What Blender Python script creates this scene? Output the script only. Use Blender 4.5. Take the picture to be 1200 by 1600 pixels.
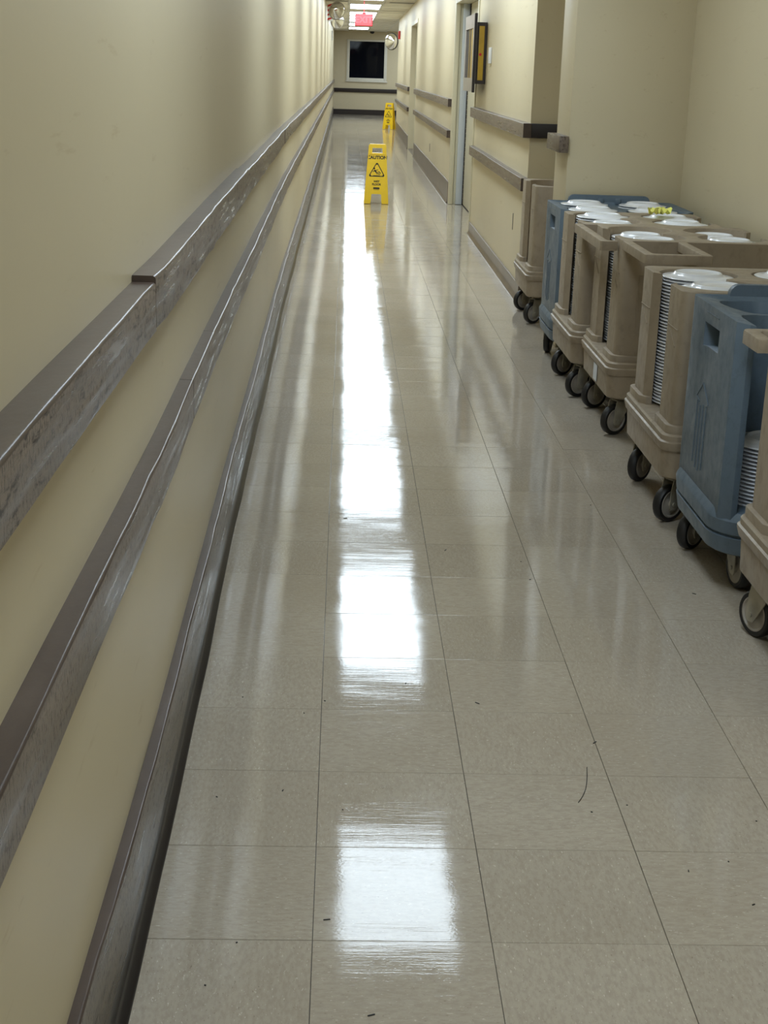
import bpy, bmesh, math, random
from mathutils import Vector, Matrix
from mathutils.geometry import tessellate_polygon

random.seed(7)
for o in list(bpy.data.objects):
    bpy.data.objects.remove(o)
S = bpy.context.scene
COL = S.collection
PI = math.pi

# ------------------------------------------------------------------ camera
CAM_H = 1.4112
cam_d = bpy.data.cameras.new('camera')
cam = bpy.data.objects.new('camera', cam_d)
COL.objects.link(cam)
_pi, _ya, _ro = 0.3001, 0.0344, 0.0316
fw = Vector((math.sin(_ya) * math.cos(_pi), math.cos(_ya) * math.cos(_pi), -math.sin(_pi)))
rt = Vector((math.cos(_ya), -math.sin(_ya), 0))
up = rt.cross(fw)
r2 = rt * math.cos(_ro) + up * math.sin(_ro)
u2 = up * math.cos(_ro) - rt * math.sin(_ro)
M3 = Matrix((r2, u2, -fw)).transposed()
cam.matrix_world = Matrix.Translation((0, 0, CAM_H)) @ M3.to_4x4()
cam_d.sensor_fit = 'VERTICAL'
cam_d.sensor_height = 36.0
cam_d.lens = 36.0 * 2229.66 / 1600.0
cam_d.clip_end = 200
cam_d.clip_start = 0.02
S.camera = cam

# ------------------------------------------------------------------ world, exposure
w = bpy.data.worlds.new('world')
S.world = w
w.use_nodes = True
w.node_tree.nodes['Background'].inputs[0].default_value = (0.5, 0.55, 0.6, 1)
w.node_tree.nodes['Background'].inputs[1].default_value = 0.004
S.view_settings.view_transform = 'Standard'
S.view_settings.look = 'None'
S.view_settings.gamma = 1
S.view_settings.use_curve_mapping = False
S.view_settings.exposure = 0.05
LIGHT_STRENGTH = 12.5
S.cycles.max_bounces = 7
S.cycles.glossy_bounces = 3
CEIL = 2.58

# ------------------------------------------------------------------ helpers
def lin(r, g, b):
    def f(c):
        c /= 255.0
        return c / 12.92 if c <= 0.04045 else ((c + 0.055) / 1.055) ** 2.4
    return (f(r), f(g), f(b), 1.0)

class NT:
    def __init__(self, name, rough=0.5, col=(0.5, 0.5, 0.5, 1), metal=0.0):
        self.m = bpy.data.materials.new(name)
        self.m.use_nodes = True
        self.t = self.m.node_tree
        self.b = self.t.nodes['Principled BSDF']
        self.b.inputs['Base Color'].default_value = col
        self.b.inputs['Roughness'].default_value = rough
        self.b.inputs['Metallic'].default_value = metal
    def n(self, kind, **kw):
        nd = self.t.nodes.new(kind)
        for k, v in kw.items():
            if k.startswith('i_'):
                key = k[2:]
                key = int(key) if key.isdigit() else key.replace('_', ' ')
                nd.inputs[key].default_value = v
            else:
                setattr(nd, k, v)
        return nd
    def l(self, a, b):
        self.t.links.new(a, b)
    def coord(self, kind='pos', scale=(1, 1, 1), rnd=False):
        if kind == 'pos':
            s = self.n('ShaderNodeNewGeometry').outputs['Position']
        else:
            s = self.n('ShaderNodeTexCoord').outputs['Object']
        mp = self.n('ShaderNodeMapping')
        mp.inputs['Scale'].default_value = scale
        self.l(s, mp.inputs['Vector'])
        if rnd:
            oi = self.n('ShaderNodeObjectInfo')
            mul = self.n('ShaderNodeMath', operation='MULTIPLY', i_1=37.0)
            self.l(oi.outputs['Random'], mul.inputs[0])
            cb = self.n('ShaderNodeCombineXYZ')
            for i in range(3):
                self.l(mul.outputs[0], cb.inputs[i])
            self.l(cb.outputs[0], mp.inputs['Location'])
        return mp.outputs['Vector']
    def noise(self, vec, scale=5, detail=3, rough=0.5):
        nd = self.n('ShaderNodeTexNoise')
        nd.inputs['Scale'].default_value = scale
        nd.inputs['Detail'].default_value = detail
        nd.inputs['Roughness'].default_value = rough
        self.l(vec, nd.inputs['Vector'])
        return nd.outputs['Fac']
    def ramp(self, fac, stops):
        r = self.n('ShaderNodeValToRGB')
        e = r.color_ramp.elements
        while len(e) > 1:
            e.remove(e[0])
        e[0].position, e[0].color = stops[0][0], stops[0][1]
        for p, c in stops[1:]:
            k = e.new(p)
            k.color = c
        self.l(fac, r.inputs['Fac'])
        return r.outputs['Color']
    def mix(self, fac, a, b, mode='MIX'):
        m = self.n('ShaderNodeMix', data_type='RGBA', blend_type=mode)
        for sock, val in ((m.inputs['Factor'], fac), (m.inputs['A'], a), (m.inputs['B'], b)):
            pass
        ins = {'f': m.inputs[0], 'a': m.inputs[6], 'b': m.inputs[7]}
        for k, v in (('f', fac), ('a', a), ('b', b)):
            if hasattr(v, 'node'):
                self.l(v, ins[k])
            else:
                ins[k].default_value = v
        return m.outputs[2]
    def bump(self, h, strength=0.2, dist=0.001, prev=None):
        b = self.n('ShaderNodeBump')
        b.inputs['Strength'].default_value = strength
        b.inputs['Distance'].default_value = dist
        self.l(h, b.inputs['Height'])
        if prev is not None:
            self.l(prev, b.inputs['Normal'])
        return b.outputs['Normal']
    def done(self, col=None, rough=None, nrm=None):
        if col is not None:
            self.l(col, self.b.inputs['Base Color'])
        if rough is not None:
            self.l(rough, self.b.inputs['Roughness'])
        if nrm is not None:
            self.l(nrm, self.b.inputs['Normal'])
        return self.m

def g(v):
    return (v, v, v, 1)

def mesh(name, verts, faces, mats, smooth=None, mat_idx=None):
    me = bpy.data.meshes.new(name)
    me.from_pydata([tuple(v) for v in verts], [], faces)
    if not isinstance(mats, (list, tuple)):
        mats = [mats]
    for m in mats:
        me.materials.append(m)
    if mat_idx:
        for p, i in zip(me.polygons, mat_idx):
            p.material_index = i
    fix(me, smooth)
    return me

def fix(me, smooth=None):
    bm = bmesh.new()
    bm.from_mesh(me)
    bmesh.ops.remove_doubles(bm, verts=bm.verts, dist=1e-6)
    bmesh.ops.recalc_face_normals(bm, faces=bm.faces)
    bm.to_mesh(me)
    bm.free()
    if smooth is not None:
        for p in me.polygons:
            p.use_smooth = True
        me.set_sharp_from_angle(angle=math.radians(smooth))
    me.update()

class MB:
    """collects geometry for ONE mesh"""
    def __init__(self):
        self.v, self.f, self.mi = [], [], []
    def add(self, verts, faces, mi=0):
        o = len(self.v)
        self.v += [Vector(v) for v in verts]
        self.f += [tuple(i + o for i in f) for f in faces]
        self.mi += [mi] * len(faces)
        return self
    def box(self, x0, x1, y0, y1, z0, z1, mi=0, bev=0.0, seg=2):
        bm = bmesh.new()
        bmesh.ops.create_cube(bm, size=1)
        for v in bm.verts:
            v.co = Vector(((x0 + x1) / 2 + v.co.x * (x1 - x0), (y0 + y1) / 2 + v.co.y * (y1 - y0), (z0 + z1) / 2 + v.co.z * (z1 - z0)))
        if bev > 0:
            bmesh.ops.bevel(bm, geom=bm.edges[:], offset=bev, segments=seg, affect='EDGES', profile=0.5)
        bm.verts.index_update()
        self.add([v.co.copy() for v in bm.verts], [[v.index for v in f.verts] for f in bm.faces], mi)
        bm.free()
        return self
    def prism(self, outer, z0, z1, holes=(), mi=0, axes=None):
        """plan polygon extruded along third axis; axes maps (a,b,c)->xyz"""
        loops = [list(outer)] + [list(h) for h in holes]
        tri = tessellate_polygon([[Vector((a, b, 0)) for a, b in lp] for lp in loops])
        flat = [p for lp in loops for p in lp]
        ax = axes or (lambda a, b, c: (a, b, c))
        n = len(flat)
        vs = [ax(a, b, z0) for a, b in flat] + [ax(a, b, z1) for a, b in flat]
        fs = [tuple(reversed(t)) for t in tri] + [tuple(i + n for i in t) for t in tri]
        o = 0
        for lp in loops:
            k = len(lp)
            for i in range(k):
                j = (i + 1) % k
                fs.append((o + i, o + j, o + j + n, o + i + n))
            o += k
        return self.add(vs, fs, mi)
    def lathe(self, prof, seg=24, axis='z', center=(0, 0, 0), mi=0, close=False):
        vs, fs = [], []
        for r, h in prof:
            for i in range(seg):
                a = 2 * PI * i / seg
                if axis == 'z':
                    p = (r * math.cos(a), r * math.sin(a), h)
                elif axis == 'x':
                    p = (h, r * math.cos(a), r * math.sin(a))
                else:
                    p = (r * math.cos(a), h, r * math.sin(a))
                vs.append(Vector(p) + Vector(center))
        k = len(prof)
        for j in range(k - 1 + (1 if close else 0)):
            for i in range(seg):
                a, b = j * seg + i, j * seg + (i + 1) % seg
                c, d = ((j + 1) % k) * seg + (i + 1) % seg, ((j + 1) % k) * seg + i
                fs.append((a, b, c, d))
        if not close:
            fs.append(tuple(range(seg)))
            fs.append(tuple((k - 1) * seg + i for i in range(seg)))
        return self.add(vs, fs, mi)
    def tube(self, pts, r, seg=8, mi=0):
        vs, fs = [], []
        pts = [Vector(p) for p in pts]
        for i, p in enumerate(pts):
            d = (pts[min(i + 1, len(pts) - 1)] - pts[max(i - 1, 0)]).normalized()
            s = d.cross(Vector((0, 0, 1)))
            if s.length < 1e-3:
                s = d.cross(Vector((1, 0, 0)))
            s.normalize()
            t = s.cross(d)
            for k in range(seg):
                a = 2 * PI * k / seg
                vs.append(p + (s * math.cos(a) + t * math.sin(a)) * r)
        for i in range(len(pts) - 1):
            for k in range(seg):
                fs.append((i * seg + k, i * seg + (k + 1) % seg, (i + 1) * seg + (k + 1) % seg, (i + 1) * seg + k))
        fs.append(tuple(range(seg)))
        fs.append(tuple((len(pts) - 1) * seg + k for k in range(seg)))
        return self.add(vs, fs, mi)
    def rings(self, rings, mi=0, cap=True):
        n = len(rings[0])
        vs = [p for r in rings for p in r]
        fs = []
        for j in range(len(rings) - 1):
            for i in range(n):
                fs.append((j * n + i, j * n + (i + 1) % n, (j + 1) * n + (i + 1) % n, (j + 1) * n + i))
        if cap:
            fs.append(tuple(range(n)))
            fs.append(tuple((len(rings) - 1) * n + i for i in range(n)))
        return self.add(vs, fs, mi)
    def xf(self, mat):
        self.v = [mat @ v for v in self.v]
        return self
    def me(self, name, mats, smooth=30):
        return mesh(name, self.v, self.f, mats, smooth, self.mi)

def obj(name, me, parent=None, loc=(0, 0, 0), rot=(0, 0, 0)):
    o = bpy.data.objects.new(name, me)
    COL.objects.link(o)
    o.location = loc
    o.rotation_euler = rot
    if parent:
        o.parent = parent
    return o

def tag(o, label, cat, group=None, kind=None):
    o['label'] = label
    o['category'] = cat
    if group:
        o['group'] = group
    if kind:
        o['kind'] = kind
    return o

def struct(name, me, label=None, parent=None, loc=(0, 0, 0)):
    o = obj(name, me, parent, loc)
    if not parent:
        o['kind'] = 'structure'
    if label:
        o['label'] = label
    return o

def empty(name, loc=(0, 0, 0), rz=0):
    return obj(name, None, None, loc, (0, 0, rz))

def rrect(w, l, r, n=5):
    pts = []
    for cx, cy, a0 in ((w / 2 - r, -l / 2 + r, -90), (w / 2 - r, l / 2 - r, 0), (-w / 2 + r, l / 2 - r, 90), (-w / 2 + r, -l / 2 + r, 180)):
        for i in range(n):
            a = math.radians(a0 + 90 * i / (n - 1))
            pts.append((cx + r * math.cos(a), cy + r * math.sin(a)))
    return pts

def interp(tab, y):
    if y <= tab[0][0]:
        return tab[0][1]
    for (a, b), (c, d) in zip(tab, tab[1:]):
        if y <= c:
            t = (y - a) / (c - a)
            return b + (d - b) * t
    return tab[-1][1]

XL_T = [(-5, -.336), (2.4, -.336), (4, -.352), (6.5, -.367), (9, -.384), (17, -.39), (48.3, -.42)]
XR_T = [(9, 1.155), (13.3, 1.165), (16.3, 1.178), (25.3, 1.19), (28, 1.197), (36.3, 1.24)]
XL = lambda y: interp(XL_T, y)
XR = lambda y: interp(XR_T, y)
END = 48.25
BACK = -5.0

# ------------------------------------------------------------------ materials
def wall_mat(name, c, rough=0.42):
    t = NT(name, rough)
    v = t.coord('pos')
    n1 = t.noise(v, 1.3, 4)
    n2 = t.noise(v, 260, 1)
    n3 = t.noise(t.coord('pos', (6, 1.2, 9)), 3.0, 4, .7)
    c0 = [x * .95 for x in c[:3]] + [1]
    col = t.ramp(n1, [(.3, c0), (.7, c)])
    sm = t.ramp(n3, [(.63, g(1)), (.72, (.9, .87, .82, 1))])
    col = t.mix(1.0, col, sm, 'MULTIPLY')
    nb = t.bump(n2, .12, .0006)
    return t.done(col, None, nb)

M_WALL = wall_mat('wall_paint', lin(209, 196, 164))
M_WALL2 = wall_mat('frame_paint', lin(214, 206, 178), .35)
M_DOORW = wall_mat('door_white', lin(205, 210, 212), .35)

def plain(name, c, rough=.5, metal=0, bump=0, scale=80, var=.12):
    t = NT(name, rough, c, metal)
    n = t.noise(t.coord('obj'), scale * .2, 4)
    col = t.ramp(n, [(.3, [x * (1 - var) for x in c[:3]] + [1]), (.7, [min(1, x * (1 + var)) for x in c[:3]] + [1])])
    nb = None
    if bump:
        nb = t.bump(t.noise(t.coord('obj'), scale, 3), bump, .001)
    return t.done(col, None, nb)

def rail_top():
    t = NT('rail_paint', .3)
    v = t.coord('pos', (1, .35, 1))
    n = t.noise(v, 14, 4)
    col = t.ramp(n, [(.3, lin(72, 59, 52)), (.7, lin(88, 75, 67))])
    nb = t.bump(t.noise(t.coord('pos', (1, .4, 1)), 45, 4), .35, .002)
    return t.done(col, None, nb)

def rail_front(name, base, light, dark, amt=.5):
    t = NT(name, .33)
    v = t.coord('pos', (1, .45, 1.6))
    n = t.noise(v, 46, 6, .72)
    n2 = t.noise(t.coord('pos', (1, .05, 1)), 60, 4, .6)
    n3 = t.noise(t.coord('pos', (1, .6, 1)), 70, 5, .7)
    col = t.ramp(n2, [(.36, base), (.64, light)])
    m = t.ramp(n, [(amt, g(0)), (amt + .1, g(1))])
    col = t.mix(m, col, dark)
    m2 = t.ramp(n3, [(.67, g(0)), (.72, g(1))])
    col = t.mix(m2, col, lin(168, 160, 148))
    n4 = t.noise(t.coord('pos', (1, 2.2, .7)), 95, 4, .7)
    col = t.mix(t.ramp(n4, [(.54, g(0)), (.60, g(.85))]), col, dark)
    rg = t.ramp(n2, [(.3, g(.22)), (.7, g(.5))])
    nb = t.bump(n, .5, .002)
    nb = t.bump(n2, .35, .0015, nb)
    return t.done(col, rg, nb)

M_RTOP = rail_top()
M_RFRONT = rail_front('rail_scuffed', lin(100, 86, 75), lin(146, 132, 119), lin(44, 34, 28), .53)
M_RFRONT2 = rail_front('rail_scuffed_low', lin(100, 87, 77), lin(144, 132, 121), lin(56, 46, 40), .58)
M_RRIGHT = rail_front('rail_worn', lin(100, 87, 74), lin(126, 112, 98), lin(70, 58, 50), .68)
M_BASE_F = rail_front('base_scuffed', lin(92, 82, 74), lin(154, 147, 140), lin(54, 46, 41), .56)
M_RUBBER_B = plain('black_vinyl_base', lin(30, 24, 22), .28, bump=.2, scale=30)
M_VINYL = plain('brown_vinyl_base', lin(104, 92, 82), .3, bump=.15, scale=20, var=.2)
M_BROWN = plain('dark_brown_paint', lin(40, 28, 22), .55, bump=.1, scale=40)
M_BLACKEND = plain('near_black_brown', lin(28, 19, 15), .55)

def tile_mat():
    t = NT('vinyl_tile', .13)
    vo = t.coord('obj', (1, 1, 1), True)
    oi = t.n('ShaderNodeObjectInfo')
    big = t.noise(t.coord('pos'), 2.2, 4)
    base = t.ramp(big, [(.3, lin(175, 164, 147)), (.7, lin(184, 174, 158))])
    vs = t.n('ShaderNodeVectorMath', operation='MULTIPLY')
    t.l(vo, vs.inputs[0])
    vs.inputs[1].default_value = (1, 2.4, 1)
    f1 = t.noise(vs.outputs[0], 95, 3, .6)
    f2 = t.noise(vs.outputs[0], 150, 2, .5)
    f3 = t.noise(vs.outputs[0], 60, 4, .6)
    c = t.mix(t.ramp(f3, [(.42, g(0)), (.62, g(.45))]), base, lin(158, 145, 129))
    c = t.mix(t.ramp(f1, [(.64, g(0)), (.70, g(.75))]), c, lin(214, 206, 192))
    c = t.mix(t.ramp(f2, [(.68, g(0)), (.74, g(.6))]), c, lin(116, 104, 90))
    hv = t.n('ShaderNodeMath', operation='MULTIPLY_ADD', i_1=.07, i_2=.965)
    t.l(oi.outputs['Random'], hv.inputs[0])
    cb = t.n('ShaderNodeCombineColor')
    for i in range(3):
        t.l(hv.outputs[0], cb.inputs[i])
    c = t.mix(1.0, c, cb.outputs[0], 'MULTIPLY')
    # gloss with fine cross-corridor buffing scratches and slow waviness
    def scaled(f, k):
        mm = t.n('ShaderNodeMath', operation='MULTIPLY', i_1=k)
        t.l(f, mm.inputs[0])
        return mm.outputs[0]
    def addn(a, b_):
        mm = t.n('ShaderNodeMath', operation='ADD')
        t.l(a, mm.inputs[0])
        t.l(b_, mm.inputs[1])
        return mm.outputs[0]
    sc = t.noise(t.coord('pos', (.05, 1, 1)), 170, 2, .6)
    fine = t.noise(t.coord('pos', (.5, 1, 1)), 330, 1)
    wv = t.noise(t.coord('pos', (.45, 1, 1)), 7.5, 1)
    md = t.noise(t.coord('pos', (.10, 1, 1)), 34, 1)
    h = addn(addn(addn(scaled(sc, .00009), scaled(md, .00013)), scaled(fine, .00004)), scaled(wv, .0008))
    rg = t.ramp(big, [(.3, g(.045)), (.7, g(.085))])
    nb = t.bump(h, 1.0, 1.0)
    t.b.inputs['IOR'].default_value = 1.38
    return t.done(c, rg, nb)

M_TILE = tile_mat()
M_SUB = plain('floor_joint', lin(70, 62, 52), .6)

def plastic(name, c, dirt, rough=.45):
    t = NT(name, rough)
    v = t.coord('obj', (1, 1, .9), True)
    n = t.noise(v, 5, 5, .6)
    n2 = t.noise(t.coord('obj', (1, 1, .75), True), 30, 4, .65)
    n3 = t.noise(t.coord('obj'), 700, 2)
    col = t.ramp(n, [(.3, [x * .86 for x in c[:3]] + [1]), (.7, [min(1, x * 1.1) for x in c[:3]] + [1])])
    col = t.mix(t.ramp(n2, [(.52, g(0)), (.75, g(.34))]), col, dirt)
    rg = t.ramp(n2, [(.3, g(rough - .07)), (.7, g(rough + .14))])
    return t.done(col, rg, t.bump(n3, .15, .0006))

M_TAN = plastic('tan_plastic', lin(158, 143, 122), lin(104, 92, 76))
M_BLUE = plastic('slate_blue_plastic', lin(97, 113, 127), lin(62, 72, 80))
M_PLATE = plain('white_china', lin(246, 248, 252), .14, var=.01)
M_TIRE = plain('black_rubber', lin(30, 29, 29), .5, bump=.2)
M_HUB = plain('grey_hub', lin(160, 153, 142), .4, var=.25)
M_STEEL = plain('dull_steel', lin(168, 162, 146), .45, .15, bump=.15, var=.3)
M_YEL = plain('yellow_plastic', lin(246, 205, 18), .36, var=.04)
M_BLACK = plain('black_print', lin(20, 18, 16), .5)
M_WHITE = plain('white_plastic', lin(226, 226, 224), .35, var=.03)
M_WINF = plain('white_window_frame', lin(222, 218, 204), .4, var=.03)
_gl = NT('night_window_glass', .03, (.003, .004, .008, 1))
_gl.b.inputs['IOR'].default_value = 1.2
M_GLASS = _gl.m
M_RED = plain('red_paint', lin(190, 32, 34), .4)
M_MIRROR = NT('mirror', .06, (.78, .78, .76, 1), 1.0).m
M_ALU = plain('brushed_metal', lin(168, 162, 158), .35, .6, bump=.1)
M_GOLD = plain('amber_panel', lin(176, 140, 30), .4, var=.1)
M_NOTE = plain('yellow_paper', lin(252, 246, 120), .6)
M_LABEL = plain('paper_label', lin(216, 220, 226), .5, var=.05)
M_CEILT = plain('ceiling_tile_white', lin(226, 220, 202), .8, bump=.3, scale=160, var=.05)
M_GRID = plain('ceiling_grid', lin(226, 224, 214), .5, var=.03)

def emis(name, c, s, base=(.8, .8, .8, 1)):
    t = NT(name, .4, base)
    t.b.inputs['Emission Color'].default_value = c
    t.b.inputs['Emission Strength'].default_value = s
    return t.m

M_LAMP = emis('lit_diffuser', (.76, .89, 1.0, 1), LIGHT_STRENGTH)
M_EXIT = emis('lit_red_face', (1, .07, .10, 1), .8, (.6, .05, .05, 1))
M_EXITL = emis('lit_letters', (1, .25, .28, 1), .75, (.35, .04, .05, 1))

# ------------------------------------------------------------------ floor
T = .3048
TX0, TY0 = -.0263, 2.0962
b = MB().box(-.7, 6.2, BACK, END + .2, -.06, -.0032)
floor = struct('floor', b.me('floor', M_SUB, None), 'glossy beige vinyl tile floor of the corridor')

def tile_mesh(w, l):
    m = MB()
    gp = .0006
    x0, x1, y0, y1 = -w / 2 + gp, w / 2 - gp, -l / 2 + gp, l / 2 - gp
    c = .0006
    vs = [(x0, y0, -.003), (x1, y0, -.003), (x1, y1, -.003), (x0, y1, -.003),
          (x0, y0, -c), (x1, y0, -c), (x1, y1, -c), (x0, y1, -c),
          (x0 + c, y0 + c, 0), (x1 - c, y0 + c, 0), (x1 - c, y1 - c, 0), (x0 + c, y1 - c, 0)]
    fs = [(8, 9, 10, 11)]
    for k in (0, 4):
        for i in range(4):
            j = (i + 1) % 4
            fs.append((k + i, k + j, k + 4 + j, k + 4 + i))
    m.add(vs, fs)
    return m
tile_me = tile_mesh(T, T).me('tile', M_TILE, None)
far = MB()
NT_ = 0
rows = range(-23, 152)
for j in rows:
    cy = TY0 + (j + .5) * T
    lim = XL(cy)
    for i in range(-2, 20):
        x0, x1 = TX0 + i * T, TX0 + (i + 1) * T
        cx = (x0 + x1) / 2
        right = 1.8 if cy < 9.3 else (XR(cy) + .16 if cy < 36.2 else 6.0)
        if x1 < lim or x0 > right:
            continue
        near = 1.15 < cy < 14.3 and x0 < 1.25 and i >= -1
        if near:
            o = obj('tile', tile_me, floor, (cx, cy, 0),
                    (random.gauss(0, .001), random.gauss(0, .0009), random.choice((0, PI / 2)) if random.random() < .5 else (PI / 2 if (i + j) % 2 else 0)))
            NT_ += 1
        else:
            tm = tile_mesh(T, T)
            rx, ry = random.gauss(0, .001), random.gauss(0, .0009)
            tm.xf(Matrix.Translation((cx, cy, 0)) @ Matrix.Rotation(rx, 4, 'X') @ Matrix.Rotation(ry, 4, 'Y'))
            far.add(tm.v, tm.f)
me = bpy.data.meshes.new('distant_tiles')
me.from_pydata([tuple(v) for v in far.v], [], far.f)
me.materials.append(M_TILE)
o = obj('distant_tiles', me, floor)
o['kind'] = 'stuff'
print('tiles', NT_)

# ------------------------------------------------------------------ walls
def strip_wall(ys, xf, z0, z1, th):
    """thick wall following xf(y); th signed thickness away from the corridor"""
    m = MB()
    rings = [[(xf(y), y, z0), (xf(y) + th, y, z0), (xf(y) + th, y, z1), (xf(y), y, z1)] for y in ys]
    m.rings(rings)
    return m
def yr(a, b_, st):
    n = max(1, int(round((b_ - a) / st)))
    return [a + (b_ - a) * i / n for i in range(n + 1)]

struct('wall_left', strip_wall(yr(BACK, END, .5), XL, -.05, CEIL + .05, -.12).me('wall_left', M_WALL, 20), 'long cream painted corridor wall on the left')
# right: alcove back, column, near block, far blocks
m = MB().box(1.775, 1.89, BACK, 9.25, -.05, CEIL + .05)
struct('wall_alcove', m.me('wall_alcove', M_WALL), 'cream wall behind the dish carts')
m = MB().box(1.165, 1.79, 7.65, 8.1, -.05, CEIL + .05, bev=.004)
struct('wall_column', m.me('wall_column', M_WALL), 'cream wall pier between the cart alcove and the niche')
def block(name, y0, y1, label, depth=.6):
    m = strip_wall(yr(y0, y1, .6), XR, -.05, CEIL + .05, depth)
    return struct(name, m.me(name, M_WALL, 20), label)
block('wall_right', 9.2, 13.3, 'cream wall on the right beside the doorway')
block('wall_right', 16.35, 25.35, 'cream wall on the right beyond the doorway')
block('wall_right', 27.95, 36.3, 'far cream wall on the right beyond the recessed door')
m = MB().box(-.6, 6.2, END, END + .15, -.05, CEIL + .05)
struct('wall_end', m.me('wall_end', M_WALL), 'end wall of the corridor with a dark window')
m = MB().box(-.6, 1.9, BACK - .1, BACK, -.05, CEIL + .05)
struct('wall_back', m.me('wall_back', M_WALL), 'corridor wall behind the camera')
m = MB().box(6.1, 6.2, 36, END, -.05, CEIL + .05)
struct('wall_far_right', m.me('wall_far_right', M_WALL), 'wall closing the side passage')
m = MB().box(1.79, 6.2, 36.1, 36.3, -.05, CEIL + .05)
struct('wall_side_passage', m.me('wall_side_passage', M_WALL), 'near wall of the side passage')
# header above doorways
def header(name, y0, y1, z0):
    m = strip_wall([y0, y1], XR, z0, CEIL + .05, .6)
    struct(name, m.me(name, M_WALL, 20), 'wall above a doorway')
header('wall_header', 13.3, 16.35, 2.2)
header('wall_header', 25.35, 27.95, 2.26)

# ------------------------------------------------------------------ ceiling
m = MB().box(-.6, 6.2, BACK, END + .1, CEIL + .02, CEIL + .07)
ceil = struct('ceiling', m.me('ceiling', M_CEILT), 'suspended ceiling of white tiles in a metal grid')
LIGHTS = []
for c, n in ((-1.2, 2), (2.6, 1), (6.36, 1), (10.15, 2), (13.95, 2), (17.65, 2), (21.4, 2), (25.3, 2), (29.25, 2), (33.0, 2), (35.15, 1), (37.35, 2), (40.8, 2), (44.5, 2)):
    if n == 1:
        LIGHTS.append((c, 1.14))
    elif n == 2:
        LIGHTS += [(c - .57, 1.10), (c + .57, 1.10)]
LX0, LX1 = .035, .635
def lit(y0, y1):
    return any(abs((y0 + y1) / 2 - c) < (y1 - y0) / 2 + L / 2 - .02 for c, L in LIGHTS)
ct_me = {}
def ceil_tile(x0, x1, y0, y1):
    k = (round(x1 - x0, 3), round(y1 - y0, 3))
    if k not in ct_me:
        ct_me[k] = MB().box(-k[0] / 2, k[0] / 2, -k[1] / 2, k[1] / 2, 0, .018, bev=.004, seg=1).me('ceiling_tile', M_CEILT)
    o = obj('ceiling_tile', ct_me[k], ceil, ((x0 + x1) / 2, (y0 + y1) / 2, CEIL + .001))
    return o
grid = MB()
for x in (-.425, LX0 - .012, LX1 + .012, 1.25):
    grid.box(x - .012, x + .012, BACK, END, CEIL - .004, CEIL + .002)
y = END
edges = [END]
while y > BACK:
    y -= 1.22
    edges.append(max(y, BACK))
    grid.box(-.42, LX0 - .02, y - .012, y + .012, CEIL - .004, CEIL + .002)
    grid.box(LX1 + .02, 1.24, y - .012, y + .012, CEIL - .004, CEIL + .002)
for a, b_ in zip(edges[1:], edges):
    if b_ > 24:
        ceil_tile(-.41, LX0 - .03, a + .015, b_ - .015)
        ceil_tile(LX1 + .03, 1.235, a + .015, b_ - .015)
o = obj('ceiling_grid', grid.me('ceiling_grid', M_GRID, None), ceil)
# tiles between lights along the centre strip
ls = sorted((c - L / 2, c + L / 2) for c, L in LIGHTS)
for (a, b_), (c, d) in zip(ls, ls[1:]):
    if c - b_ > .3 and b_ > 24:
        ceil_tile(LX0, LX1, b_ + .02, c - .02)
m = MB().box(.75, 1.235, 27.2, 27.28, CEIL - .006, CEIL - .003)
m.box(-.41, .0, 27.2, 27.28, CEIL - .006, CEIL - .003)
obj('ceiling_joint', m.me('ceiling_joint', M_BROWN), ceil)

def light_label(i):
    return ['ceiling light panel number %d' % i]
ORD = ['nearest', 'second', 'third', 'fourth', 'fifth', 'sixth', 'seventh', 'eighth', 'ninth', 'tenth', 'eleventh', 'twelfth', 'thirteenth', 'fourteenth', 'fifteenth', 'sixteenth', 'seventeenth', 'eighteenth', 'nineteenth', 'twentieth', 'twenty-first', 'twenty-second', 'twenty-third', 'twenty-fourth']
lm = {}
for k, (c, L) in enumerate(LIGHTS):
    if L not in lm:
        fr = MB()
        hw = (LX1 - LX0) / 2
        fr.box(-hw, -hw + .018, -L / 2, L / 2, -.012, .02)
        fr.box(hw - .018, hw, -L / 2, L / 2, -.012, .02)
        fr.box(-hw + .018, hw - .018, -L / 2, -L / 2 + .02, -.012, .02)
        fr.box(-hw + .018, hw - .018, L / 2 - .02, L / 2, -.012, .02)
        df = MB().box(-hw + .018, hw - .018, -L / 2 + .02, L / 2 - .02, -.006, .015)
        df.mi = [1 if sum(df.v[i].z for i in f_) < 0 else 0 for f_ in df.f]
        lm[L] = (fr.me('light_frame', M_GRID, None), df.me('diffuser', [M_GRID, M_LAMP], None))
    e = empty('ceiling_light', ((LX0 + LX1) / 2, c, CEIL))
    if c > 27.5:
        lab = 'lit white ceiling light panel, %s from the end wall' % ORD[len(LIGHTS) - 1 - k].replace('nearest', 'first')
    else:
        lab = 'lit white ceiling light panel out of frame, %s mirrored in the floor' % ORD[k]
    tag(e, lab, 'ceiling light', 'ceiling light panels')
    obj('light_frame', lm[L][0], e)
    obj('diffuser', lm[L][1], e)

# ------------------------------------------------------------------ rails and baseboards
def wob(y, s, a):
    return a * (math.sin(y * 1.7 + s) * .5 + math.sin(y * 4.3 + 2 * s) * .3 + math.sin(y * 9.1 + 3.1 * s) * .2)

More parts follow.
